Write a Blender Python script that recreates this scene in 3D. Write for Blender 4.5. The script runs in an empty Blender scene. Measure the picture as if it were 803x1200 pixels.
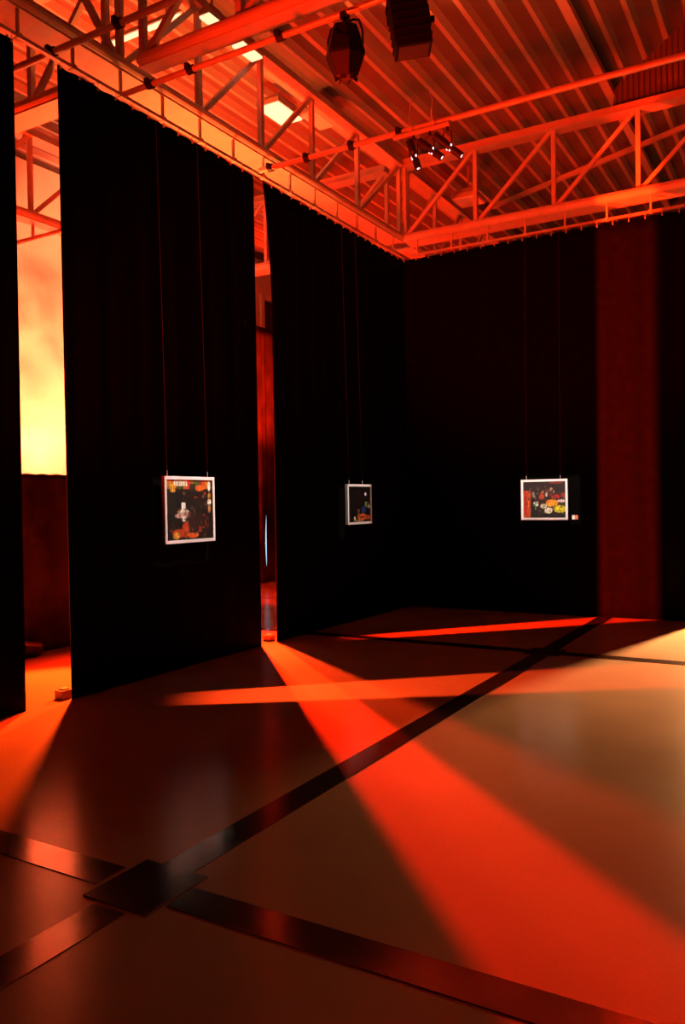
import bpy, bmesh, math, random
from mathutils import Vector, Matrix
random.seed(7)
sc = bpy.context.scene
col = sc.collection
PI = math.pi
R = math.radians

# ------------------------------------------------------------------ camera
YAW, PITCH, ROLL, FPX = .5295, -.0133, .0161, 946.05
fw = Vector((-math.sin(YAW)*math.cos(PITCH), math.cos(YAW)*math.cos(PITCH), math.sin(PITCH)))
rt = Vector((math.cos(YAW), math.sin(YAW), 0))
up = rt.cross(fw)
CR = rt*math.cos(ROLL) - up*math.sin(ROLL)
CU = up*math.cos(ROLL) + rt*math.sin(ROLL)
cam_d = bpy.data.cameras.new('camera')
cam = bpy.data.objects.new('camera', cam_d)
col.objects.link(cam)
m3 = Matrix((CR, CU, -fw)).transposed()
cam.matrix_world = Matrix.Translation((0, 0, 1.55)) @ m3.to_4x4()
cam_d.sensor_fit = 'VERTICAL'
cam_d.sensor_height = 36
cam_d.lens = FPX/1200*36
cam_d.clip_start = .05
cam_d.clip_end = 200
sc.camera = cam

# ------------------------------------------------------------------ world, lights, exposure
sc.view_settings.view_transform = 'Standard'
sc.view_settings.look = 'None'
sc.view_settings.exposure = 0
sc.view_settings.gamma = 1
sc.view_settings.use_curve_mapping = False
w = bpy.data.worlds.new('world')
sc.world = w
w.use_nodes = True
w.node_tree.nodes['Background'].inputs[0].default_value = (.02, .004, .002, 1)
w.node_tree.nodes['Background'].inputs[1].default_value = .02

RED = (1, .015, .001)
ORANGE = (1, .085, .008)
AMBER = (1, .27, .055)
WARM = (1, .50, .20)
WHITE = (1, .93, .82)


def aim(o, target):
    d = Vector(target) - o.location
    o.rotation_euler = d.to_track_quat('-Z', 'Y').to_euler()


def spot(name, loc, target, watts, colour, angle, blend=.3, radius=.05):
    d = bpy.data.lights.new(name, 'SPOT')
    d.energy = watts
    d.color = colour
    d.spot_size = R(angle)
    d.spot_blend = blend
    d.shadow_soft_size = radius
    o = bpy.data.objects.new(name, d)
    col.objects.link(o)
    o.location = loc
    aim(o, target)
    return o


def blades(o, corners, soft=.006):
    """The four framing shutters of a profile spot: they cut its round beam to the four-sided area given by its corners."""
    d = o.data
    bpy.context.view_layer.update()
    inv = o.matrix_world.inverted()
    pts = []
    for c in corners:
        q = inv @ Vector(c)
        pts.append((q.x/q.z, q.y/q.z))
    cx = sum(p[0] for p in pts)/4
    cy = sum(p[1] for p in pts)/4
    d.use_nodes = True
    nt = d.node_tree

    def node(op, a, b):
        n = nt.nodes.new('ShaderNodeMath')
        n.operation = op
        for i, v in enumerate((a, b)):
            if isinstance(v, (int, float)):
                n.inputs[i].default_value = v
            else:
                nt.links.new(v, n.inputs[i])
        return n.outputs[0]
    tc = nt.nodes.new('ShaderNodeTexCoord')
    sp = nt.nodes.new('ShaderNodeSeparateXYZ')
    nt.links.new(tc.outputs['Normal'], sp.inputs[0])
    X = node('DIVIDE', sp.outputs['X'], sp.outputs['Z'])
    Y = node('DIVIDE', sp.outputs['Y'], sp.outputs['Z'])
    res = None
    for (x0, y0), (x1, y1) in zip(pts, pts[1:]+pts[:1]):
        nx, ny = y1-y0, x0-x1
        ln = math.hypot(nx, ny)
        nx, ny = nx/ln, ny/ln
        cc = -(nx*x0 + ny*y0)
        if nx*cx + ny*cy + cc < 0:
            nx, ny, cc = -nx, -ny, -cc
        v = node('ADD', node('ADD', node('MULTIPLY', X, nx), node('MULTIPLY', Y, ny)), cc + soft/2)
        v = node('DIVIDE', v, soft)
        v = node('MINIMUM', node('MAXIMUM', v, 0.0), 1.0)
        res = v if res is None else node('MULTIPLY', res, v)
    nt.links.new(res, nt.nodes['Emission'].inputs['Strength'])


# red and amber stage lamps behind the curtains
spot('fan_lamp', (-6.90, 8.93, 2.0), (-.9, 2.6, 0), 17500, RED, 90, .7, .03)
spot('fan_lamp', (-6.22, 8.09, 1.6), (-1.0, 3.6, 0), 3600, (1, .05, .006), 90, .7, .04)
spot('added_floor_fill', (-6.6, 9.6, 2.6), (-8.0, 11.3, 0), 900, RED, 62, .6, .08)  # added fill to redden the floor behind the middle gap
spot('patch_lamp', (-7.09, 5.01, 1.0), (-2.3, 10.68, 2.4), 56000, RED, 52, .4, .03)
spot('streak_lamp', (-7.0, 2.75, 1.25), (-3.0, 5.85, 1.5), 17000, (1, .065, .010), 48, .4, .03)
spot('gap_lamp', (-6.25, 5.70, 1.6), (-5.0, 4.1, 0), 2600, (1, .06, .004), 90, .5, .06)
spot('wall_wash_lamp', (-8.2, 7.4, .7), (-10.5, 8.9, 3.75), 38000, (1, .19, .062), 46, .8, .25)
spot('uplight_lamp', (-7.6, 6.6, .4), (-8.0, 7.6, 5), 12000, RED, 100, .9, .5)
spot('chord_lamp', (-5.85, 6.75, 3.1), (-5.60, 6.85, 6), 900, (1, .16, .028), 105, .9, .06)
spot('uplight_far_lamp', (-8.0, 11.0, .4), (-7.4, 12.0, 5), 2600, RED, 110, .9, .5)
spot('drape_wash_lamp', (-7.6, 11.0, 1.9), (-9.2, 12.9, 4.0), 6500, RED, 50, .8, .1)
# red uplights standing on this side of the curtains, left of the camera
spot('hall_uplight_lamp', (-4.3, .5, .5), (-2.9, 10.7, 6.0), 7500, RED, 45, .7, .25)
spot('hall_uplight_lamp', (-3.6, -.4, .4), (-3.4, 5.0, 6.9), 200, RED, 90, .9, .35)
# warm light entering past the end of the back curtain
spot('doorway_lamp', (-.67, 13.2, 2.4), (-.9, 9.9, 0), 13500, (1, .40, .135), 52, 1.0, .12)
# profile spots that light the three pictures
p1 = spot('profile_lamp', (-3.30, 7.00, 4.68), (-5.1, 5.80, 1.45), 1000, WHITE, 22, .1, .01)
blades(p1, [(-5.15, 5.42, 1.0), (-5.15, 6.20, 1.02), (-5.15, 6.20, 1.785), (-5.15, 5.42, 1.785)])
p2 = spot('profile_lamp', (-3.15, 7.06, 4.74), (-5.1, 9.10, 1.45), 850, WHITE, 22, .1, .01)
blades(p2, [(-5.15, 8.72, 1.1), (-5.15, 9.50, 1.1), (-5.15, 9.50, 1.73), (-5.15, 8.72, 1.73)])
p3 = spot('profile_lamp', (-2.85, 7.06, 4.66), (-3.05, 10.63, 1.54), 1250, WHITE, 22, .1, .01)
blades(p3, [(-3.46, 10.68, 1.19), (-2.64, 10.68, 1.19), (-2.64, 10.68, 1.83), (-3.46, 10.68, 1.83)])


# ------------------------------------------------------------------ materials
def mat(name, base, rough=.5, metal=0, noise=0, scale=5, bump=0, bscale=60, spec=.5, stretch=(1, 1, 1), sheen=0):
    m = bpy.data.materials.new(name)
    m.use_nodes = True
    nt = m.node_tree
    b = nt.nodes['Principled BSDF']
    b.inputs['Base Color'].default_value = (*base, 1)
    b.inputs['Roughness'].default_value = rough
    b.inputs['Metallic'].default_value = metal
    b.inputs['Specular IOR Level'].default_value = spec
    if sheen:
        b.inputs['Sheen Weight'].default_value = sheen
    tc = nt.nodes.new('ShaderNodeTexCoord')
    mp = nt.nodes.new('ShaderNodeMapping')
    mp.inputs['Scale'].default_value = stretch
    nt.links.new(tc.outputs['Object'], mp.inputs[0])
    if noise:
        n = nt.nodes.new('ShaderNodeTexNoise')
        n.inputs['Scale'].default_value = scale
        n.inputs['Detail'].default_value = 6
        nt.links.new(mp.outputs[0], n.inputs['Vector'])
        r = nt.nodes.new('ShaderNodeValToRGB')
        r.color_ramp.elements[0].position = .3
        r.color_ramp.elements[1].position = .7
        r.color_ramp.elements[0].color = (*[c*(1-noise) for c in base], 1)
        r.color_ramp.elements[1].color = (*[min(1, c*(1+noise)) for c in base], 1)
        nt.links.new(n.outputs['Fac'], r.inputs[0])
        nt.links.new(r.outputs[0], b.inputs['Base Color'])
    if bump:
        n2 = nt.nodes.new('ShaderNodeTexNoise')
        n2.inputs['Scale'].default_value = bscale
        n2.inputs['Detail'].default_value = 4
        nt.links.new(mp.outputs[0], n2.inputs['Vector'])
        bp = nt.nodes.new('ShaderNodeBump')
        bp.inputs['Strength'].default_value = bump
        bp.inputs['Distance'].default_value = .01
        nt.links.new(n2.outputs['Fac'], bp.inputs['Height'])
        nt.links.new(bp.outputs[0], b.inputs['Normal'])
    return m


def emit(name, colour, strength):
    m = bpy.data.materials.new(name)
    m.use_nodes = True
    b = m.node_tree.nodes['Principled BSDF']
    b.inputs['Base Color'].default_value = (.8, .8, .8, 1)
    b.inputs['Emission Color'].default_value = (*colour, 1)
    b.inputs['Emission Strength'].default_value = strength
    return m


M = {}
M['velour'] = mat('black_velour', (.0022, .0017, .0016), .95, spec=.02, bump=.25, bscale=180, noise=.25, scale=9)
M['duvet'] = mat('haze_mottled_drape', (.030, .022, .020), .95, spec=.05, noise=.5, scale=2.2, bump=.3, bscale=60)  # colour mottling stands in for red haze behind the middle gap
M['steel'] = mat('painted_steel', (.50, .47, .44), .42, noise=.08, scale=7, spec=.5)
M['pipe'] = mat('galvanised_pipe', (.50, .48, .46), .35, .35, noise=.12, scale=12)
M['deck'] = mat('steel_deck', (.42, .395, .37), .5, noise=.10, scale=1.3, stretch=(1, .12, 1))
M['plaster'] = mat('plaster', (.72, .70, .66), .85, noise=.06, scale=2, bump=.1)
M['darkwall'] = mat('dark_wall', (.10, .09, .085), .9, noise=.1, scale=2)
M['black'] = mat('black_metal', (.015, .014, .014), .45, .2, noise=.2, scale=10, spec=.4)
M['lampblack'] = mat('matt_black_enamel', (.005, .0045, .0045), .6, noise=.2, scale=10, spec=.2)
M['plate'] = mat('trunking_steel', (.22, .19, .175), .15, .92, noise=.2, scale=5)
M['white'] = mat('white_frame', (.86, .85, .83), .35, noise=.03, scale=9)
M['frameside'] = mat('shaded_frame_side', (.16, .15, .14), .45, .3, noise=.05)  # sides given a darker colour to shade them from the red uplight
M['pan'] = mat('shaded_deck_steel', (.13, .12, .11), .6, noise=.12, scale=1.3, stretch=(1, .12, 1))  # dark colour carries the shade between the bright ribs
M['card'] = mat('white_card', (.85, .84, .8), .7, noise=.03, scale=20)
M['orange'] = mat('orange_card', (.75, .22, .10), .7, noise=.05, scale=20)
M['wire'] = mat('steel_wire', (.05, .045, .04), .5, .2, noise=.05)
M['concrete'] = mat('cast_weight', (.35, .30, .26), .7, noise=.2, scale=25, bump=.3)
M['glass'] = mat('dark_window_glass', (.02, .02, .022), .08, noise=.1)
M['tube'] = emit('lit_diffuser', (1, .80, .42), 1.25)
M['leak'] = emit('lamp_vent_light', (.85, .95, 1), 1.6)
M['day'] = emit('daylight_glass', (.5, .85, 1), 1.3)
M['lens'] = mat('lamp_lens', (.08, .08, .09), .08, noise=.05)


def floor_mat():
    m = bpy.data.materials.new('sealed_screed')
    m.use_nodes = True
    nt = m.node_tree
    b = nt.nodes['Principled BSDF']
    tc = nt.nodes.new('ShaderNodeTexCoord')
    n1 = nt.nodes.new('ShaderNodeTexNoise'); n1.inputs['Scale'].default_value = .9; n1.inputs['Detail'].default_value = 7
    n2 = nt.nodes.new('ShaderNodeTexNoise'); n2.inputs['Scale'].default_value = 160; n2.inputs['Detail'].default_value = 3
    for n in (n1, n2):
        nt.links.new(tc.outputs['Object'], n.inputs['Vector'])
    r = nt.nodes.new('ShaderNodeValToRGB')
    r.color_ramp.elements[0].position = .3; r.color_ramp.elements[0].color = (.385, .285, .20, 1)
    r.color_ramp.elements[1].position = .72; r.color_ramp.elements[1].color = (.48, .36, .255, 1)
    nt.links.new(n1.outputs['Fac'], r.inputs[0])
    mx = nt.nodes.new('ShaderNodeMix'); mx.data_type = 'RGBA'; mx.blend_type = 'MULTIPLY'
    mx.inputs['Factor'].default_value = .35
    nt.links.new(r.outputs[0], mx.inputs['A'])
    nt.links.new(n2.outputs['Fac'], mx.inputs['B'])
    nt.links.new(mx.outputs['Result'], b.inputs['Base Color'])
    mr = nt.nodes.new('ShaderNodeMapRange')
    mr.inputs['To Min'].default_value = .16; mr.inputs['To Max'].default_value = .22
    nt.links.new(n1.outputs['Fac'], mr.inputs['Value'])
    nt.links.new(mr.outputs[0], b.inputs['Roughness'])
    b.inputs['Specular IOR Level'].default_value = .5
    bp = nt.nodes.new('ShaderNodeBump'); bp.inputs['Strength'].default_value = .05; bp.inputs['Distance'].default_value = .004
    nt.links.new(n2.outputs['Fac'], bp.inputs['Height'])
    nt.links.new(bp.outputs[0], b.inputs['Normal'])
    return m


M['floor'] = floor_mat()


# ------------------------------------------------------------------ mesh helpers
def box(bm, x0, x1, y0, y1, z0, z1):
    v = [bm.verts.new(p) for p in ((x0, y0, z0), (x1, y0, z0), (x1, y1, z0), (x0, y1, z0),
                                   (x0, y0, z1), (x1, y0, z1), (x1, y1, z1), (x0, y1, z1))]
    for f in ((3, 2, 1, 0), (4, 5, 6, 7), (0, 1, 5, 4), (1, 2, 6, 5), (2, 3, 7, 6), (3, 0, 4, 7)):
        bm.faces.new([v[i] for i in f])


def bar(bm, a, b, w, h, hint=(0, 0, 1)):
    """rectangular bar from a to b, w across, h along the hint direction"""
    a, b = Vector(a), Vector(b)
    d = (b-a).normalized()
    hv = Vector(hint)
    s = d.cross(hv)
    if s.length < 1e-4:
        s = d.cross(Vector((1, 0, 0)))
    s.normalize()
    u = s.cross(d).normalized()
    v = []
    for p in (a, b):
        for i, j in ((-1, -1), (1, -1), (1, 1), (-1, 1)):
            v.append(bm.verts.new(p + s*w/2*i + u*h/2*j))
    for f in ((3, 2, 1, 0), (4, 5, 6, 7), (0, 1, 5, 4), (1, 2, 6, 5), (2, 3, 7, 6), (3, 0, 4, 7)):
        bm.faces.new([v[i] for i in f])


def tube(bm, pts, r, n=8, r2=None, cap=True):
    pts = [Vector(p) for p in pts]
    rings = []
    for i, p in enumerate(pts):
        d = (pts[min(i+1, len(pts)-1)] - pts[max(i-1, 0)]).normalized()
        s = d.cross(Vector((0, 0, 1)))
        if s.length < 1e-3:
            s = d.cross(Vector((1, 0, 0)))
        s.normalize()
        u = s.cross(d)
        rr = r if r2 is None else r + (r2-r)*i/(len(pts)-1)
        rings.append([bm.verts.new(p + (s*math.cos(2*PI*k/n) + u*math.sin(2*PI*k/n))*rr) for k in range(n)])
    for a, b in zip(rings, rings[1:]):
        for k in range(n):
            bm.faces.new((a[k], a[(k+1) % n], b[(k+1) % n], b[k]))
    if cap:
        bm.faces.new(rings[0][::-1]); bm.faces.new(rings[-1])


def lathe(bm, prof, n=24, mtx=None, cap=True):
    """profile of (radius, height) around local z"""
    mtx = mtx or Matrix()
    rings = [[bm.verts.new(mtx @ Vector((r*math.cos(2*PI*k/n), r*math.sin(2*PI*k/n), z))) for k in range(n)] for r, z in prof]
    for a, b in zip(rings, rings[1:]):
        for k in range(n):
            bm.faces.new((a[k], a[(k+1) % n], b[(k+1) % n], b[k]))
    if cap:
        bm.faces.new(rings[0][::-1]); bm.faces.new(rings[-1])


def obj(name, bm, m, parent=None, smooth=False, bevel=0, loc=None):
    bmesh.ops.recalc_face_normals(bm, faces=bm.faces)
    me = bpy.data.meshes.new(name)
    bm.to_mesh(me)
    bm.free()
    me.materials.append(m)
    if smooth:
        for p in me.polygons:
            p.use_smooth = True
    o = bpy.data.objects.new(name, me)
    col.objects.link(o)
    if parent:
        o.parent = parent
    if loc:
        o.location = loc
    if bevel:
        bv = o.modifiers.new('bevel', 'BEVEL')
        bv.width = bevel; bv.segments = 2; bv.limit_method = 'ANGLE'
    return o


def tag(o, label, cat, group=None):
    o['label'] = label
    o['category'] = cat
    if group:
        o['group'] = group
    return o


def thing(name, label, cat, loc=(0, 0, 0), group=None, rot=None):
    o = bpy.data.objects.new(name, None)
    o.empty_display_size = .2
    col.objects.link(o)
    o.location = loc
    if rot:
        o.rotation_euler = rot
    return tag(o, label, cat, group)


def struct(o):
    o['kind'] = 'structure'
    return o


def NB():
    return bmesh.new()


# ------------------------------------------------------------------ shell
X0, Y0 = -5.15, 10.68
XL, XR, YF, YB = -10.5, 5.0, -3.5, 17.0
bm = NB(); box(bm, XL-.2, XR+.2, YF-.2, YB+.2, -.15, 0)
struct(obj('floor', bm, M['floor']))


def deck_z(x):
    return 6.78 + (.20*(x+5.0) if x > -5.0 else -.03*(x+5.0))


bm = NB()                                   # trapezoidal steel deck, ribs along y
P, D = .30, .085
prof = []
x = XL - .3
k0 = -2.81                                  # a rib centre
i0 = math.floor((XL-.4-k0)/P)
for i in range(i0, i0+60):
    c = k0 + i*P
    if c > XR+.3:
        break
    for dx, dz in ((-.062, D), (-.026, 0), (.026, 0), (.062, D)):
        prof.append((c+dx, deck_z(c+dx)+dz))
lo = []
hi = []
for (px, pz) in prof:
    lo.append([bm.verts.new((px, y, pz)) for y in (YF-.2, YB+.2)])
    hi.append([bm.verts.new((px, y, pz+.25)) for y in (YF-.2, YB+.2)])
for k, (a, b) in enumerate(zip(lo, lo[1:])):
    f = bm.faces.new((a[0], b[0], b[1], a[1]))
    if k % 4 == 3:                          # the wide pans between the ribs, with shade painted in
        f.material_index = 1
for a, b in zip(hi, hi[1:]):
    bm.faces.new((a[0], a[1], b[1], b[0]))
for e in (0, 1):
    for i in range(len(lo)-1):
        q = (lo[i][e], lo[i+1][e], hi[i+1][e], hi[i][e])
        bm.faces.new(q if e == 0 else q[::-1])
for i in (0, -1):
    bm.faces.new((lo[i][0], lo[i][1], hi[i][1], hi[i][0]))
cl_ = struct(obj('ceiling', bm, M['deck']))
cl_.data.materials.append(M['pan'])


# left wall with a window hole
WY0, WY1, WZ0, WZ1 = 14.55, 15.6, 5.25, 6.08
bm = NB()
box(bm, XL-.2, XL, YF, WY0, 0, 6.9)
box(bm, XL-.2, XL, WY1, YB, 0, 6.9)
box(bm, XL-.2, XL, WY0, WY1, 0, WZ0)
box(bm, XL-.2, XL, WY0, WY1, WZ1, 6.9)
struct(obj('wall_left', bm, M['plaster']))
bm = NB()
for a in ((WY0-.07, WY0+.05, WZ0-.07, WZ1+.07), (WY1-.05, WY1+.07, WZ0-.07, WZ1+.07),
          (WY0, WY1, WZ0-.07, WZ0+.05), (WY0, WY1, WZ1-.05, WZ1+.07), (15.03, 15.09, WZ0, WZ1)):
    box(bm, XL-.06, XL+.05, a[0], a[1], a[2], a[3])
wn = struct(obj('window_1', bm, M['white']))
bm = NB(); box(bm, XL-.05, XL-.035, WY0, WY1, WZ0, WZ1)
obj('pane', bm, M['glass'], wn)
bm = NB(); box(bm, XL, XR, YB, YB+.2, 0, 9.2)
struct(obj('wall_back', bm, M['darkwall']))
bm = NB(); box(bm, XR, XR+.2, YF, YB, 0, 9.2)
struct(obj('wall_right', bm, M['darkwall']))
bm = NB(); box(bm, XL, XR, YF-.2, YF, 0, 9.2)
struct(obj('wall_front', bm, M['darkwall']))

# floor trunking covers
AX, BY, CY, HW = -2.348, 2.393, 8.0, .085
T = .004


def trim(n, x0, x1, y0, y1, z1=T):
    bm = NB(); box(bm, x0, x1, y0, y1, -.002, z1)
    return struct(obj('trim_%d' % n, bm, M['plate'], bevel=.0015))


PW = .17
trim(1, AX-HW, AX+HW, YF, BY-.20)
trim(2, AX-HW, AX+HW, BY+PW+.01, CY-PW)
trim(3, AX-HW, AX+HW, CY+PW, YB)
trim(4, XL, AX-.20, BY-HW, BY+HW)
trim(5, AX+PW+.01, XR, BY-HW, BY+HW)
trim(6, XL, AX-PW, CY-HW, CY+HW)
trim(7, AX+PW, XR, CY-HW, CY+HW)
for (py, lab) in ((BY, 'square steel floor plate where two trunking strips cross in the foreground'),
                  (CY, 'small dark floor plate at the far crossing of trunking strips near back curtain')):
    bm = NB(); box(bm, AX-PW, AX+PW, py-PW-.01, py+PW+.01, 0, .007)
    o = obj('floor_plate', bm, M['plate'], bevel=.002)
    tag(o, lab, 'floor plate')

# ------------------------------------------------------------------ trusses
ZB, ZT = 5.37, 6.43


def truss(lab, axis, fixed, nodes, side, chord_w=.30, low_h=.11, flip=-99):
    """planar lattice girder. side = direction (+1/-1) in which the chord widens from the fixed line"""
    t = thing('lattice_girder', lab, 'girder')

    def pt(a, z, off=0):
        return (fixed+off, a, z) if axis == 'y' else (a, fixed+off, z)
    a0, a1 = nodes[0], nodes[-1]
    off = side*chord_w/2
    hint = (0, 0, 1)
    bm = NB()                                # H section lower chord: two flanges and a web
    bar(bm, pt(a0, ZB+low_h/2-.01, off), pt(a1, ZB+low_h/2-.01, off), chord_w*.55, .02, hint)
    bar(bm, pt(a0, ZB-low_h/2+.01, off), pt(a1, ZB-low_h/2+.01, off), chord_w, .02, hint)
    tube(bm, [pt(a0, ZB+.012, side*.02), pt(a1, ZB+.012, side*.02)], .056, 14)
    obj('bottom_chord', bm, M['steel'], t)
    bm = NB()
    bar(bm, pt(a0, ZT+.045, side*.08), pt(a1, ZT+.045, side*.08), .16, .09, hint)
    bar(bm, pt(a0, ZT-.01, side*.08), pt(a1, ZT-.01, side*.08), .22, .02, hint)
    obj('top_chord', bm, M['steel'], t)
    for a in nodes:
        bm = NB(); bar(bm, pt(a, ZB+low_h/2, side*.06), pt(a, ZT-.02, side*.06), .055, .055, (1, 0, 0))
        obj('vertical', bm, M['steel'], t)
    for a, b in zip(nodes, nodes[1:]):
        bm = NB(); lo_, hi_ = (b-.04, a+.04) if b <= flip else (a+.04, b-.04)
        bar(bm, pt(lo_, ZB+low_h/2, side*.06), pt(hi_, ZT-.02, side*.06), .05, .05)
        obj('diagonal', bm, M['steel'], t)
    return t


GR = 'lattice girders under the roof'
ty = [-1.16, -.10, .96, 2.02, 3.08, 4.13, 5.19, 6.24, 7.28, 8.33, 9.45, 10.70]
truss('red-lit lattice girder running above the left curtains to the corner', 'y', X0-.01, ty, -1, flip=5.3)
tx = [-5.15, -4.06, -2.96, -1.89, -.80, .29, 1.38]
truss('red lattice girder running above the back curtain', 'x', Y0+.02, tx, 1)
truss('near lattice girder crossing overhead at the top left', 'x', 5.19, [-5.0, -3.95, -2.9, -1.85, -.8, .25, 1.3], 1, .15)
truss('lattice girder behind the left curtain, seen through the left gap', 'x', 5.19, [-10.45, -9.6, -8.55, -7.5, -6.45, -5.45], 1, .26)
truss('furthest lattice girder parallel to the left curtains near the plaster wall', 'y', -8.85, [2.0, 3.05, 4.1, 5.15, 6.2, 7.2, 8.3, 9.4, 10.4], -1, .2)
truss('lattice girder continuing the back curtain line towards the left wall', 'x', Y0+.02, [-8.7, -7.65, -6.55, -5.45], 1, .26)
truss('short lattice girder beyond the corner behind the back curtain', 'y', X0-.01, [10.98, 12.0, 13.1, 14.2, 15.3, 16.4], -1, .26)

# roof beams
bm = NB()
bar(bm, (-2.44, YF, deck_z(-2.44)-.05), (-2.44, YB, deck_z(-2.44)-.05), .10, .10)
tag(obj('roof_purlin', bm, M['steel']), 'straight steel purlin fixed under the ribbed ceiling right of the three spotlights', 'beam')
bm = NB()
bar(bm, (-4.9, 13.8, 6.72), (1.6, 13.8, 8.02), .07, .07)
tag(obj('sloping_rafter', bm, M['steel']), 'sloping steel rafter seen through the girder above the back curtain', 'beam')
bm = NB()
bar(bm, (-8.0, 9.0, 6.62), (-8.0, 16.5, 6.62), .16, .22)
tag(obj('roof_beam', bm, M['steel']), 'heavy steel beam below the ceiling behind the left curtains', 'beam')

# fine corrugated panel above the back girder
bm = NB()
top = [(-2.27, 6.50), (-2.18, 6.89), (-1.33, 7.47), (.2, 7.78), (2.2, 8.18)]
n = 260
rows = []
for i in range(n+1):
    x = -2.27 + 4.4*i/n
    for (xa, za), (xb, zb) in zip(top, top[1:]):
        if xa <= x <= xb+1e-6:
            zt = za + (zb-za)*(x-xa)/(xb-xa)
    dy = .012*(1 if (i//2) % 2 else -1)
    rows.append([bm.verts.new((x, 10.95+dy+e, z)) for e in (0, .01) for z in (6.47, zt)])
for a, b in zip(rows, rows[1:]):
    bm.faces.new((a[0], b[0], b[1], a[1])); bm.faces.new((a[2], a[3], b[3], b[2]))
    bm.faces.new((a[1], b[1], b[3], a[3])); bm.faces.new((a[0], a[2], b[2], b[0]))
bm.faces.new((rows[0][0], rows[0][1], rows[0][3], rows[0][2]))
bm.faces.new((rows[-1][0], rows[-1][2], rows[-1][3], rows[-1][1]))
tag(obj('corrugated_panel', bm, M['pan']), 'dim finely corrugated panel above the back girder at the top right', 'panel')

# ------------------------------------------------------------------ pipes
def pipe(name, a, b, r, label, clamps=(), group=None):
    bm = NB()
    tube(bm, [a, b], r, 14)
    t = thing(name, label, 'pipe', group=group)
    obj('rail', bm, M['pipe'], t, smooth=False)
    a, b = Vector(a), Vector(b)
    d = (b-a).normalized()
    for c in clamps:
        bm = NB()
        p = a + (b-a)*c
        tube(bm, [p-d*.03, p+d*.03], r+.012, 10)
        q = p + d.cross(Vector((0, 0, 1)))*(r+.02)
        box(bm, q.x-.018, q.x+.018, q.y-.018, q.y+.018, q.z-.018, q.z+.03)
        obj('clamp', bm, M['black'], t)
    return t


PZ = 5.055
pipe('lighting_bar', (-5.10, 5.10, 5.07), (1.2, 5.10, 5.07), .024,
     'grey lighting pipe carrying the two big black stage lamps', (.05, .12, .26))
pipe('crossing_pipe', (-7.6, 4.42, 5.135), (-2.6, 4.42, 5.135), .026,
     'pale bright pipe crossing over the gap at the top left', (.485, .63))
pipe('cross_pipe', (-5.13, 7.12, 5.12), (2.0, 7.12, 5.12), .029,
     'long red-lit pipe crossing the hall above the three small spotlights', (.02, .085, .16, .235))
pipe('far_pipe', (-10.45, 7.32, 5.14), (-8.0, 7.32, 5.14), .03,
     'bright pipe hanging in the haze seen through the left gap', (.15,))
bm = NB(); bar(bm, (-9.0, 7.30, 5.16), (-9.0, 7.30, 5.325), .03, .03, (1, 0, 0))
tag(obj('pipe_hanger', bm, M['steel']), 'short rod holding the far pipe under the furthest girder', 'rod')

# ------------------------------------------------------------------ curtains
def fold(s, seed, amp):
    return amp*(.55*math.sin(s*2*PI/.34+seed) + .3*math.sin(s*2*PI/.57+seed*2.1) + .25*math.sin(s*2*PI/.19+seed*3.7))


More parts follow.
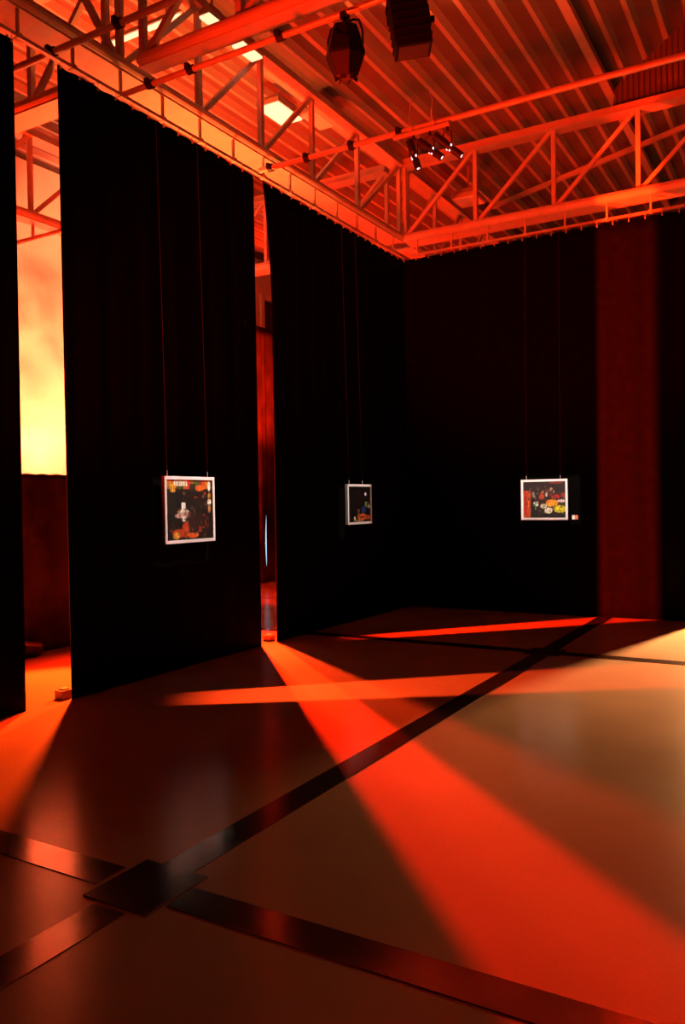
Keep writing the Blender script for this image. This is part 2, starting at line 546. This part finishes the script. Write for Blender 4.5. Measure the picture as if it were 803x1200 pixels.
def curtain(label, axis, fixed, a0, a1, z1, seed, amp=.010, back=-1, z0=0, material=None, edge0=None, edge1=None,
            hole=None, hooks=True, thick=.006, name='stage_curtain', ztop=None):
    """hanging cloth with pleats; edge0/edge1(t) move the side edges (t=0 floor, 1 top)"""
    t = thing(name, label, 'curtain', (fixed, a0, 0) if axis == 'y' else (a0, fixed, 0))
    bm = NB()
    nu = max(40, int((a1-a0)/.035))
    zs = [z0 + (z1-z0)*(j/26) for j in range(27)]
    if hole:
        zs = sorted(zs + [hole[1]-.009, hole[1]+.009])
    us = [i/nu for i in range(nu+1)]
    if hole:
        us = sorted(us + [(hole[0]-.009-a0)/(a1-a0), (hole[0]+.009-a0)/(a1-a0)])
    L = a1-a0
    grid = [[], []]
    for side in (0, 1):
        for u in us:
            c = []
            for z in zs:
                tt = (z-z0)/(z1-z0)
                e0 = edge0(tt) if edge0 else 0
                e1 = edge1(tt) if edge1 else 0
                ww0 = max(0, 1-u*L/.5)
                ww1 = max(0, 1-(1-u)*L/.5)
                a = u*L + e0*ww0 + e1*ww1
                g = 1 - .35*tt
                d = fold(u*L + .02*math.sin(tt*5+seed), seed, amp)*g
                d += .02*(1-tt)**2*math.sin(u*L*1.3+seed)
                zz = z - (.010*(1-abs(math.cos(PI*u*L/.19))) if tt == 1 else 0)
                d = d + side*thick*back
                c.append(bm.verts.new((d, a, zz) if axis == 'y' else (a, -d if back < 0 else -d, zz)))
            grid[side].append(c)
    skip = set()
    for i in range(len(us)-1):
        for j in range(len(zs)-1):
            if hole:
                ua = a0+us[i]*L; za = zs[j]
                if abs(ua+.5*(us[i+1]-us[i])*L-hole[0]) < .0089 and abs((za+zs[j+1])/2-hole[1]) < .0089:
                    skip.add((i, j)); continue
            for side in (0, 1):
                g = grid[side]
                q = (g[i][j], g[i+1][j], g[i+1][j+1], g[i][j+1])
                bm.faces.new(q)
    A, B = grid
    for i in range(len(us)-1):
        for j in (0, len(zs)-1):
            bm.faces.new((A[i][j], A[i+1][j], B[i+1][j], B[i][j]))
    for j in range(len(zs)-1):
        for i in (0, len(us)-1):
            bm.faces.new((A[i][j], A[i][j+1], B[i][j+1], B[i][j]))
    for (i, j) in skip:
        for p, q in (((i, j), (i+1, j)), ((i+1, j), (i+1, j+1)), ((i+1, j+1), (i, j+1)), ((i, j+1), (i, j))):
            bm.faces.new((A[p[0]][p[1]], A[q[0]][q[1]], B[q[0]][q[1]], B[p[0]][p[1]]))
    obj('cloth', bm, material or M['velour'], t, smooth=True)
    if hooks:
        nh = int(L/.19)
        for k in range(nh+1):
            a = .02 + (L-.04)*k/max(1, nh)
            bm = NB()
            P = (lambda dx, z: (dx, a, z)) if axis == 'y' else (lambda dx, z: (a, dx, z))
            zc = z1
            tube(bm, [P(0, zc-.022), P(0, zc+.012), P(.012 if axis == 'y' else -.012, zc+.028), P(0, zc+.05)], .0045, 6)
            tube(bm, [P(.006 if axis == 'y' else -.006, zc-.03), P(.006 if axis == 'y' else -.006, zc-.008)], .009, 8)
            obj('hook', bm, M['pipe'], t)
    return t


CZ = 5.045
curtain('black stage curtain at the extreme left edge of the picture', 'y', X0, 1.0, 4.035, CZ, 1.3)
curtain('wide black curtain between the left and middle gaps, behind the largest picture', 'y', X0, 4.445, 7.045, CZ, 2.2,
        edge1=lambda t: -.02*t, hole=(6.848, 3.444))
curtain('black curtain right of the middle gap, reaching into the corner', 'y', X0, 7.335, 10.70, CZ, 4.1,
        edge0=lambda t: -.14*max(0, (t-.72)/.28)**1.7 + .01)
curtain('black back curtain with a tall dim red light patch', 'x', Y0, -5.165, -1.19, CZ, 5.5, back=-1)

# tracks
def track(label, axis, fixed, a0, a1, step, z=5.105):
    t = thing('curtain_track', label, 'curtain track')
    pt = (lambda a, z, o=0: (fixed+o, a, z)) if axis == 'y' else (lambda a, z, o=0: (a, fixed+o, z))
    bm = NB(); bar(bm, pt(a0, z), pt(a1, z), .04, .028)
    obj('track_rail', bm, M['pipe'], t)
    n = int((a1-a0)/step)
    for k in range(n+1):
        a = a0 + .15 + k*step
        if a > a1:
            break
        bm = NB(); bar(bm, pt(a, z+.012), pt(a, ZB-.055+.002), .022, .022, (1, 0, 0))
        box(bm, *((fixed-.03, fixed+.03, a-.02, a+.02) if axis == 'y' else (a-.02, a+.02, fixed-.03, fixed+.03)), z-.02, z+.02)
        obj('hanger', bm, M['steel'], t)
    return t


track('long curtain track hanging below the left girder', 'y', X0-.03, .8, 10.66, .525)
track('curtain track hanging below the back girder', 'x', Y0+.04, -5.10, -1.0, .535)

# rear drapes and screen behind the curtains
bm = NB()
def drape(label, axis, fixed, a0, a1, z1, seed, amp=.03, **k):
    return curtain(label, axis, fixed, a0, a1, z1, seed, amp, material=M['duvet'], hooks=False, name='rear_drape', **k)


drape('low black screen drape behind the left gap, below the glowing wall', 'y', -7.13, 4.7, 7.9, 1.895, .4, amp=.012)
drape('tall red-lit drape seen through the middle gap, left of the white slit', 'y', -9.17, 10.2, 12.765, 4.93, 2.9, amp=.012,
      edge1=lambda t: -.065*math.sin(PI*min(1, t/.30))+.03*(t > .30))
drape('red-lit drape right of the white slit behind the middle gap', 'y', -9.17, 12.775, 15.6, 4.93, 5.2, amp=.012)
# the bright glazed door beyond the slit
bm = NB()
for a in ((13.8, 13.9, 0, 2.15), (15.3, 15.4, 0, 2.15), (13.8, 15.4, 2.05, 2.15), (13.8, 15.4, 0, .15)):
    box(bm, XL+.01, XL+.07, *a)
dr = struct(obj('door_1', bm, M['white']))
bm = NB(); box(bm, XL+.02, XL+.04, 13.9, 15.3, .15, 2.05)
obj('door_glass', bm, M['day'], dr)

# curtain weights on the floor
def weight(loc, label, s=(.09, .12, .07)):
    bm = NB(); box(bm, -s[0]/2, s[0]/2, -s[1]/2, s[1]/2, 0, s[2])
    box(bm, -s[0]*.35, s[0]*.35, -s[1]*.3, s[1]*.3, s[2], s[2]+.012)
    return tag(obj('curtain_weight', bm, M['concrete'], bevel=.006, loc=loc), label, 'curtain weight')


weight((-5.235, 4.455, 0), 'small block weight at the left foot of the wide black curtain')
weight((-5.30, 7.38, 0), 'small block weight behind the foot of the curtain right of the middle gap', (.10, .10, .06))


# ------------------------------------------------------------------ stage lamps
def yoke(t, w, drop, top_z, m, r=.008):
    bm = NB()
    tube(bm, [(-w, 0, 0), (-w, 0, drop*.5), (-w*.8, 0, drop*.92), (-w*.5, 0, drop), (w*.5, 0, drop), (w*.8, 0, drop*.92), (w, 0, drop*.5), (w, 0, 0)], r, 6)
    obj('yoke', bm, m, t)
    bm = NB()
    tube(bm, [(0, 0, drop), (0, 0, top_z)], .012, 8)
    box(bm, -.025, .025, -.03, .03, top_z-.04, top_z+.005)
    obj('hook_clamp', bm, m, t)


# lamp with octagonal tapered body
t = thing('stage_lamp', 'large black octagonal stage lamp hanging upper middle from the near pipe', 'stage lamp', (-2.90, 5.10, 4.80))
rx = Matrix.Rotation(R(4), 4, 'Y') @ Matrix.Rotation(R(10), 4, 'X') @ Matrix.Rotation(R(12), 4, 'Z')
bm = NB(); lathe(bm, [(.085, .165), (.098, .15), (.150, -.02), (.150, -.04), (.092, -.175), (.080, -.18)], 6, rx)
obj('housing', bm, M['lampblack'], t, bevel=.004)
bm = NB(); lathe(bm, [(.07, -.181), (.07, -.184)], 16, rx)
obj('lens', bm, M['lens'], t)
bm = NB()
for k in range(6):
    a = k*PI/3 + R(30)
    p0 = rx @ Vector((.072*math.cos(a), .072*math.sin(a), -.175)); p1 = rx @ Vector((.066*math.cos(a), .066*math.sin(a), -.203))
    bar(bm, p0, p1, .045, .004)
obj('barn_door', bm, M['lampblack'], t)
yoke(t, .145, .20, .262, M['lampblack'])
bm = NB()
tube(bm, [(.03, -.05, .24), (.09, -.12, .16), (.10, -.16, .04), (.06, -.17, -.02), (.01, -.15, .04), (-.01, -.10, .14)], .006, 6)
obj('cable', bm, M['lampblack'], t)

# lamp with square box body
t = thing('stage_lamp', 'large black box-shaped stage lamp at the top right of the octagonal one', 'stage lamp', (-2.39, 5.10, 4.84), rot=(0, R(-8), R(30)))
bm = NB(); box(bm, -.125, .125, -.10, .10, -.20, .17)
for k in range(6):
    box(bm, -.132, .132, -.107, .107, -.15+.055*k, -.135+.055*k)
box(bm, -.13, .13, -.105, .105, .17, .185)
obj('housing', bm, M['lampblack'], t, bevel=.004)
bm = NB(); box(bm, -.105, .105, -.08, .08, -.206, -.2)
obj('lens', bm, M['lens'], t)
yoke(t, .145, .20, .222, M['lampblack'])
bm = NB(); tube(bm, [(.14, 0, 0), (.175, 0, 0)], .022, 10)
obj('knob', bm, M['lampblack'], t)

# three small spotlights on a short bar
bm = NB()
tube(bm, [(-3.50, 7.08, 5.062), (-2.92, 7.08, 5.062)], .026, 12)
tag(obj('spotlight_bar', bm, M['pipe']), 'short fat bar under the long pipe that holds three small spotlights', 'pipe')


def small_spot(loc, target, label, L=.29, r=.036):
    t = thing('spotlight', label, 'spotlight', loc, group='small spotlights on the short bar')
    d = (Vector(target)-Vector(loc)).normalized()
    q = d.to_track_quat('Z', 'Y').to_matrix().to_4x4()
    bm = NB(); lathe(bm, [(r*.7, -L*.5), (r*1.05, -L*.47), (r*1.05, -.02), (r*.8, 0), (r*.8, L*.18), (r*.95, L*.2), (r*.95, L*.5)], 14, q)
    obj('housing', bm, M['black'], t)
    bm = NB(); lathe(bm, [(r*.42, L*.5+.001), (r*.42, L*.5+.003)], 14, q)
    obj('lens', bm, M['leak'], t)
    bm = NB()
    s = Vector((0, 0, 1))
    for (a, z, w_) in ((2.6, .03, .008), (4.3, .045, .007), (5.4, .01, .008)):
        c = q @ Vector((math.cos(a)*r*.86, math.sin(a)*r*.86, z))
        bmesh.ops.create_uvsphere(bm, u_segments=8, v_segments=6, radius=w_, matrix=Matrix.Translation(c) @ Matrix.Diagonal((1, 1, 1.5, 1)))
    obj('vent', bm, M['leak'], t)
    ztop = 5.036 - loc[2]
    bm = NB()
    for s_ in (-1, 1):
        tube(bm, [(s_*.042, 0, -.02), (s_*.042, 0, ztop-.05), (0, 0, ztop-.03)], .006, 6)
    tube(bm, [(0, 0, ztop-.035), (0, 0, ztop)], .012, 8)
    obj('yoke', bm, M['black'], t)
    return t


small_spot((-3.29, 7.08, 4.86), (-3.1, 7.15, 4.2), 'leftmost of the three small spotlights, pointing steeply down')
small_spot((-3.12, 7.08, 4.87), (-2.75, 7.2, 4.55), 'middle one of the three small spotlights')
small_spot((-2.94, 7.08, 4.86), (-2.52, 7.25, 4.48), 'rightmost of the three small spotlights, pointing right', .33)
for (sx, lab) in ((-3.30, 'thin arched safety wire above the leftmost small spotlight'), (-3.07, 'thin arched safety wire above the rightmost small spotlights')):
    bm = NB()
    tube(bm, [(sx, 7.05, 5.06), (sx-.015, 7.04, 5.18), (sx+.0, 7.04, 5.30), (sx+.03 if sx < -3.2 else sx-.05, 7.05, 5.42)], .005, 6)
    tag(obj('safety_wire', bm, M['pipe'], smooth=True), lab, 'wire')

# ------------------------------------------------------------------ ceiling luminaires
def luminaire(loc, size, lab, on=True, rot=0):
    t = thing('box_luminaire', lab, 'ceiling light', loc, group='box lights below the ceiling', rot=(0, 0, rot))
    a, b, h = size
    bm = NB()
    vs = []
    for (k, z) in ((1, 0), (1, h*.35), (.6, h), (.25, h*1.0)):
        vs.append([bm.verts.new((sx*a/2*k, sy*b/2*k, z)) for sx, sy in ((-1, -1), (1, -1), (1, 1), (-1, 1))])
    for p, q in zip(vs, vs[1:]):
        for i in range(4):
            bm.faces.new((p[i], p[(i+1) % 4], q[(i+1) % 4], q[i]))
    bm.faces.new(vs[0][::-1]); bm.faces.new(vs[-1])
    obj('housing', bm, M['steel'], t)
    bm = NB(); box(bm, -a*.46, a*.46, -b*.46, b*.46, -.02, 0)
    obj('diffuser', bm, M['tube'] if on else M['white'], t)
    zt = deck_z(loc[0]) - loc[2]
    bm = NB(); tube(bm, [(0, 0, h), (0, 0, zt)], .012, 6)
    obj('rod', bm, M['steel'], t)


luminaire((-5.86, 8.6, 6.52), (.34, .58, .16), 'brightly lit box light left of the girder, the largest one')
luminaire((-5.50, 9.05, 6.54), (.40, .50, .16), 'unlit box light beside the brightest box light', False)
luminaire((-5.03, 6.80, 6.22), (.15, .36, .12), 'lit narrow box light above the near crossing girder')
luminaire((-5.00, 6.20, 6.22), (.13, .26, .12), 'lit narrow box light at the top behind the near girder')
luminaire((-4.72, 12.2, 6.3), (.42, .45, .16), 'unlit box light seen behind the corner of the girders', False)
t = thing('strip_light', 'row of bright fluorescent tubes at the top left behind the girder', 'ceiling light', (0, 0, 0))
bm = NB(); box(bm, -6.5, -5.38, 6.19, 6.25, 6.43, 6.47)
obj('housing', bm, M['steel'], t)
for a, b in ((-6.39, -5.99), (-5.85, -5.66), (-5.58, -5.42)):
    bm = NB(); tube(bm, [(a, 6.22, 6.41), (b, 6.22, 6.41)], .024, 10)
    obj('lamp_tube', bm, M['tube'], t)
bm = NB()
for xx in (-6.2, -5.6):
    tube(bm, [(xx, 6.22, 6.47), (xx, 6.22, deck_z(xx)+.02)], .01, 6)
obj('rod', bm, M['steel'], t)


# ------------------------------------------------------------------ pictures
def artwork(name, bmw, bmh, blobs, bg, seed, parent, clutter, nx=96, ny=80):
    """a printed photograph: colours live on a fine grid as the print's own pigment"""
    rnd = random.Random(seed)
    bm = NB()
    cl = bm.loops.layers.color.new('print')
    v = [[bm.verts.new((-bmw/2 + bmw*i/nx, 0, -bmh/2 + bmh*j/ny)) for j in range(ny+1)] for i in range(nx+1)]
    blobs = [('e' if rnd.random() < .6 else 'r', rnd.uniform(.05, .95), rnd.uniform(.2, .95), rnd.uniform(.01, .05), rnd.uniform(.01, .06),
              rnd.choice(clutter), rnd.uniform(.4, .9)) for _ in range(110)] + blobs + \
            [('e', rnd.uniform(.08, .95), rnd.uniform(.12, .95), rnd.uniform(.006, .03), rnd.uniform(.006, .035),
              rnd.choice(clutter), rnd.uniform(.3, .7)) for _ in range(80)]
    g1 = [[rnd.uniform(-1, 1) for _ in range(ny+1)] for _ in range(nx+1)]

    def colour(u, vv, i, j):
        c = list(bg(u, vv))
        for (kind, cx, cy, rx_, ry_, cc, st) in blobs:
            if kind == 'e':
                d = ((u-cx)/rx_)**2 + ((vv-cy)/ry_)**2
                a = max(0, min(1, (1.25-d)*2.5))
            else:
                a = 1 if abs(u-cx) < rx_ and abs(vv-cy) < ry_ else 0
            a *= st
            c = [p*(1-a)+q*a for p, q in zip(c, cc)]
        nz = 1 + .35*g1[i][j]*.6 + .25*g1[i][j//6]
        return [max(0, min(1, p*nz)) for p in c] + [1]
    cc_ = {(i, j): colour(i/nx, 1-j/ny, i, j) for i in range(nx+1) for j in range(ny+1)}
    for i in range(nx):
        for j in range(ny):
            f = bm.faces.new((v[i][j], v[i+1][j], v[i+1][j+1], v[i][j+1]))
            for lp, (a, b) in zip(f.loops, ((i, j), (i+1, j), (i+1, j+1), (i, j+1))):
                lp[cl] = cc_[a, b]
    m = bpy.data.materials.new(name)
    m.use_nodes = True
    nt = m.node_tree
    at = nt.nodes.new('ShaderNodeVertexColor'); at.layer_name = 'print'
    nt.links.new(at.outputs[0], nt.nodes['Principled BSDF'].inputs['Base Color'])
    nt.nodes['Principled BSDF'].inputs['Roughness'].default_value = .5
    o = obj('print', bm, m, parent)
    return o


def picture(loc, rotz, w_, h_, label, blobs, bg, seed, wires, clutter, fwid=.030, depth=.035):
    t = thing('framed_picture', label, 'picture', loc, rot=(0, 0, rotz))
    bm = NB()
    o = [(-w_/2, -h_/2), (w_/2, -h_/2), (w_/2, h_/2), (-w_/2, h_/2)]
    q = fwid
    i = [(-w_/2+q, -h_/2+q), (w_/2-q, -h_/2+q), (w_/2-q, h_/2-q), (-w_/2+q, h_/2-q)]
    vo = [bm.verts.new((x, -depth/2, z)) for x, z in o]
    vi = [bm.verts.new((x, -depth/2, z)) for x, z in i]
    bo = [bm.verts.new((x, depth/2, z)) for x, z in o]
    bi = [bm.verts.new((x, -depth/2+.012, z)) for x, z in i]
    for k in range(4):
        n_ = (k+1) % 4
        bm.faces.new((vo[k], vo[n_], vi[n_], vi[k]))
        bm.faces.new((vi[k], vi[n_], bi[n_], bi[k]))
        bm.faces.new((vo[k], bo[k], bo[n_], vo[n_]))
    bm.faces.new(bo)
    for f in bm.faces:
        f.material_index = 0 if max(v.co.y for v in f.verts) < -depth/2+.001 else 1
    fr = obj('frame', bm, M['white'], t)
    fr.data.materials.append(M['frameside'])
    a = artwork(label[:20], w_-2*q, h_-2*q, blobs, bg, seed, t, clutter)
    a.location = (0, -depth/2+.010, 0)
    for wx in wires:
        bm = NB()
        tube(bm, [(wx, 0, h_/2-.005), (wx, 0, h_/2+.05)], .004, 6)
        obj('hanging_hook', bm, M['pipe'], t)
        bm = NB()
        tube(bm, [(wx, 0, h_/2+.04), (wx, .055, 5.06-loc[2])], .0016, 5)
        obj('hanging_wire', bm, M['wire'], t)
    return t


O1, O2, YL, WH, BK = (.68, .23, .08), (.85, .38, .14), (.85, .6, .2), (.95, .93, .85), (.01, .01, .01)
GRY, BR, GN = (.17, .14, .12), (.16, .07, .04), (.05, .07, .045)


def bg1(u, v):
    if v < .16:
        return (.55+.25*math.sin(u*17), .33+.12*math.sin(u*23), .12)
    if v < .5:
        s = .5+.5*math.sin(u*90)
        return (.07+.07*s, .04+.02*s, .03)
    return (.07, .05, .035)


b1 = [('r', .30, .05, .14, .05, WH, .8), ('e', .14, .14, .07, .07, YL, 1), ('r', .56, .13, .07, .06, GRY, .9),
      ('e', .72, .14, .1, .05, O2, 1), ('r', .26, .33, .055, .15, BK, 1), ('r', .13, .45, .08, .25, GN, .8),
      ('r', .62, .42, .20, .05, GN, .8), ('r', .36, .45, .045, .075, WH, 1), ('e', .36, .53, .12, .03, WH, .8),
      ('e', .36, .60, .18, .05, (.75, .6, .55), .9), ('r', .37, .65, .03, .045, WH, 1), ('e', .25, .73, .08, .09, BK, .9),
      ('e', .42, .80, .09, .09, O1, 1), ('r', .62, .68, .16, .12, (.16, .09, .055), .8), ('e', .30, .89, .20, .07, O1, .9),
      ('e', .20, .93, .07, .06, YL, .9), ('e', .56, .93, .12, .05, O2, .9), ('r', .55, .84, .08, .05, GRY, .9),
      ('e', .935, .10, .03, .09, WH, 1), ('e', .935, .28, .03, .06, YL, 1), ('e', .935, .38, .045, .05, WH, 1),
      ('e', .935, .49, .03, .07, (.8, .55, .3), 1), ('e', .88, .72, .05, .1, (.4, .14, .04), .7), ('r', .06, .75, .05, .2, BK, .8)]
picture((-5.085, 5.835, 1.495), R(90), .705, .620,
        'largest white-framed picture, hanging left on the wide black curtain', b1, bg1, 3, (-.295, .27), [BK, GRY, BR, GN, (.2, .11, .06), O1, (.45, .35, .25), BK])


def bg2(u, v):
    return (.018+.02*max(0, 1-abs(u-.5)*4), .014, .012)


b2 = [('e', .45, .25, .09, .22, (.13, .035, .012), .9), ('e', .20, .5, .10, .35, (.02, .035, .02), .8),
      ('e', .78, .21, .05, .05, (.8, .78, .85), 1), ('e', .80, .5, .06, .08, (.4, .5, .35), .9), ('e', .9, .50, .07, .06, (.10, .30, .05), 1),
      ('e', .93, .57, .09, .04, (.55, .5, .42), 1), ('e', .68, .66, .10, .09, (.12, .2, .42), 1), ('e', .45, .72, .05, .09, (.5, .3, .18), .9),
      ('e', .62, .86, .22, .09, O2, .9), ('e', .88, .88, .12, .06, O1, 1), ('r', .60, .86, .12, .02, BK, .7), ('e', .28, .90, .04, .06, (.75, .7, .6), 1),
      ('e', .48, .96, .2, .03, (.7, .5, .3), .8), ('e', .12, .9, .09, .08, BK, 1)]
picture((-5.085, 9.115, 1.508), R(90), .640, .515,
        'dark white-framed picture in the middle, right of the narrow gap', b2, bg2, 5, (-.25, .10), [BK, BK, (.03, .02, .015), (.02, .03, .02), BK, (.06, .02, .01)])


def bg3(u, v):
    if v < .32:
        return (.10, .085, .075)
    s = .5+.5*math.sin(u*50+v*30)
    return (.08+.10*s, .06+.04*s, .045)


b3 = [('r', .08, .62, .09, .38, O1, .95), ('r', .05, .6, .015, .3, (.5, .06, .01), .8), ('r', .13, .6, .015, .3, (.95, .4, .12), .8),
      ('e', .78, .03, .16, .04, (.5, .12, .07), .8), ('r', .27, .72, .08, .28, GN, .9), ('e', .30, .62, .06, .07, (.8, .8, .72), 1), ('e', .26, .66, .03, .04, (.1, .35, .2), 1),
      ('e', .24, .36, .03, .08, (.6, .6, .55), .8), ('e', .44, .42, .06, .08, (.7, .25, .12), .9), ('e', .55, .36, .03, .06, (.75, .7, .6), .8),
      ('e', .78, .42, .09, .06, (.6, .09, .05), .9), ('e', .95, .40, .06, .07, (.6, .13, .06), .9), ('e', .48, .68, .08, .06, (.85, .8, .7), .9),
      ('e', .68, .60, .14, .10, (.85, .55, .12), 1), ('e', .87, .76, .15, .10, (.75, .72, .08), 1), ('e', .60, .80, .09, .08, (.9, .85, .75), .9),
      ('e', .90, .54, .10, .04, (.85, .75, .7), .9), ('e', .55, .93, .1, .05, BK, .8), ('r', .85, .95, .16, .05, (.08, .06, .05), .8), ('e', .60, .55, .05, .04, O2, .9)]
picture((-3.10, 10.615, 1.528), 0, .625, .540,
        'white-framed picture on the back curtain, right of the corner', b3, bg3, 9, (-.24, .215), [BK, GRY, (.15, .12, .1), GN, O1, (.5, .4, .3), (.7, .6, .5), GRY])


def card(loc, rotz, w_, h_, label):
    t = thing('caption_card', label, 'label card', loc, rot=(0, 0, rotz))
    bm = NB(); box(bm, -w_/2, -w_*.05, -.003, .003, -h_/2, h_/2)
    obj('card', bm, M['card'], t)
    bm = NB(); box(bm, -w_*.05, w_/2, -.003, .003, -h_/2, h_/2)
    obj('printed_half', bm, M['orange'], t)


card((-2.705, 10.640, 1.292), 0, .078, .055, 'tiny white and orange caption card right of the back curtain picture')
card((-5.118, 6.225, 1.265), R(90), .035, .06, 'tiny caption card at the lower right of the largest picture')

# small lamp on the floor behind the left gap
t = thing('floor_lamp_can', 'small dark lamp can lying on the floor inside the left gap', 'stage lamp', (-6.98, 5.52, 0))
q = Matrix.Translation((0, 0, .085)) @ Matrix.Rotation(R(80), 4, 'X')
bm = NB(); lathe(bm, [(.05, -.12), (.075, -.10), (.08, .10), (.085, .12)], 16, q)
obj('housing', bm, M['black'], t)
bm = NB(); tube(bm, [(-.09, 0, .085), (-.09, .02, .012), (.09, .02, .012), (.09, 0, .085)], .008, 6)
obj('stand', bm, M['black'], t)

# ------------------------------------------------------------------ haze drifting behind the curtains
bm = NB(); box(bm, -10.38, -7.35, 5.0, 10.15, .15, 5.08)
hm = bpy.data.materials.new('stage_haze')
hm.use_nodes = True
nt = hm.node_tree
nt.nodes.remove(nt.nodes['Principled BSDF'])
vs = nt.nodes.new('ShaderNodeVolumeScatter')
vs.inputs['Color'].default_value = (.95, .95, .95, 1)
vs.inputs['Anisotropy'].default_value = .2
tc = nt.nodes.new('ShaderNodeTexCoord')
n1 = nt.nodes.new('ShaderNodeTexNoise'); n1.inputs['Scale'].default_value = 1.5; n1.inputs['Detail'].default_value = 5
n1.inputs['Distortion'].default_value = .6
nt.links.new(tc.outputs['Object'], n1.inputs['Vector'])
mr = nt.nodes.new('ShaderNodeMapRange')
mr.inputs['From Min'].default_value = .42; mr.inputs['From Max'].default_value = .66
mr.inputs['To Min'].default_value = 0; mr.inputs['To Max'].default_value = .8
nt.links.new(n1.outputs['Fac'], mr.inputs['Value'])
sp = nt.nodes.new('ShaderNodeSeparateXYZ'); nt.links.new(tc.outputs['Object'], sp.inputs[0])
fz = nt.nodes.new('ShaderNodeMapRange')          # thins out towards the roof
fz.inputs['From Min'].default_value = 5.1; fz.inputs['From Max'].default_value = 4.3
nt.links.new(sp.outputs['Z'], fz.inputs['Value'])
mu = nt.nodes.new('ShaderNodeMath'); mu.operation = 'MULTIPLY'
nt.links.new(mr.outputs[0], mu.inputs[0]); nt.links.new(fz.outputs[0], mu.inputs[1])
nt.links.new(mu.outputs[0], vs.inputs['Density'])
nt.links.new(vs.outputs[0], nt.nodes['Material Output'].inputs['Volume'])
hz = obj('haze', bm, hm)
hz['kind'] = 'stuff'
tag(hz, 'drifting stage haze glowing yellow and red behind the curtains', 'haze')
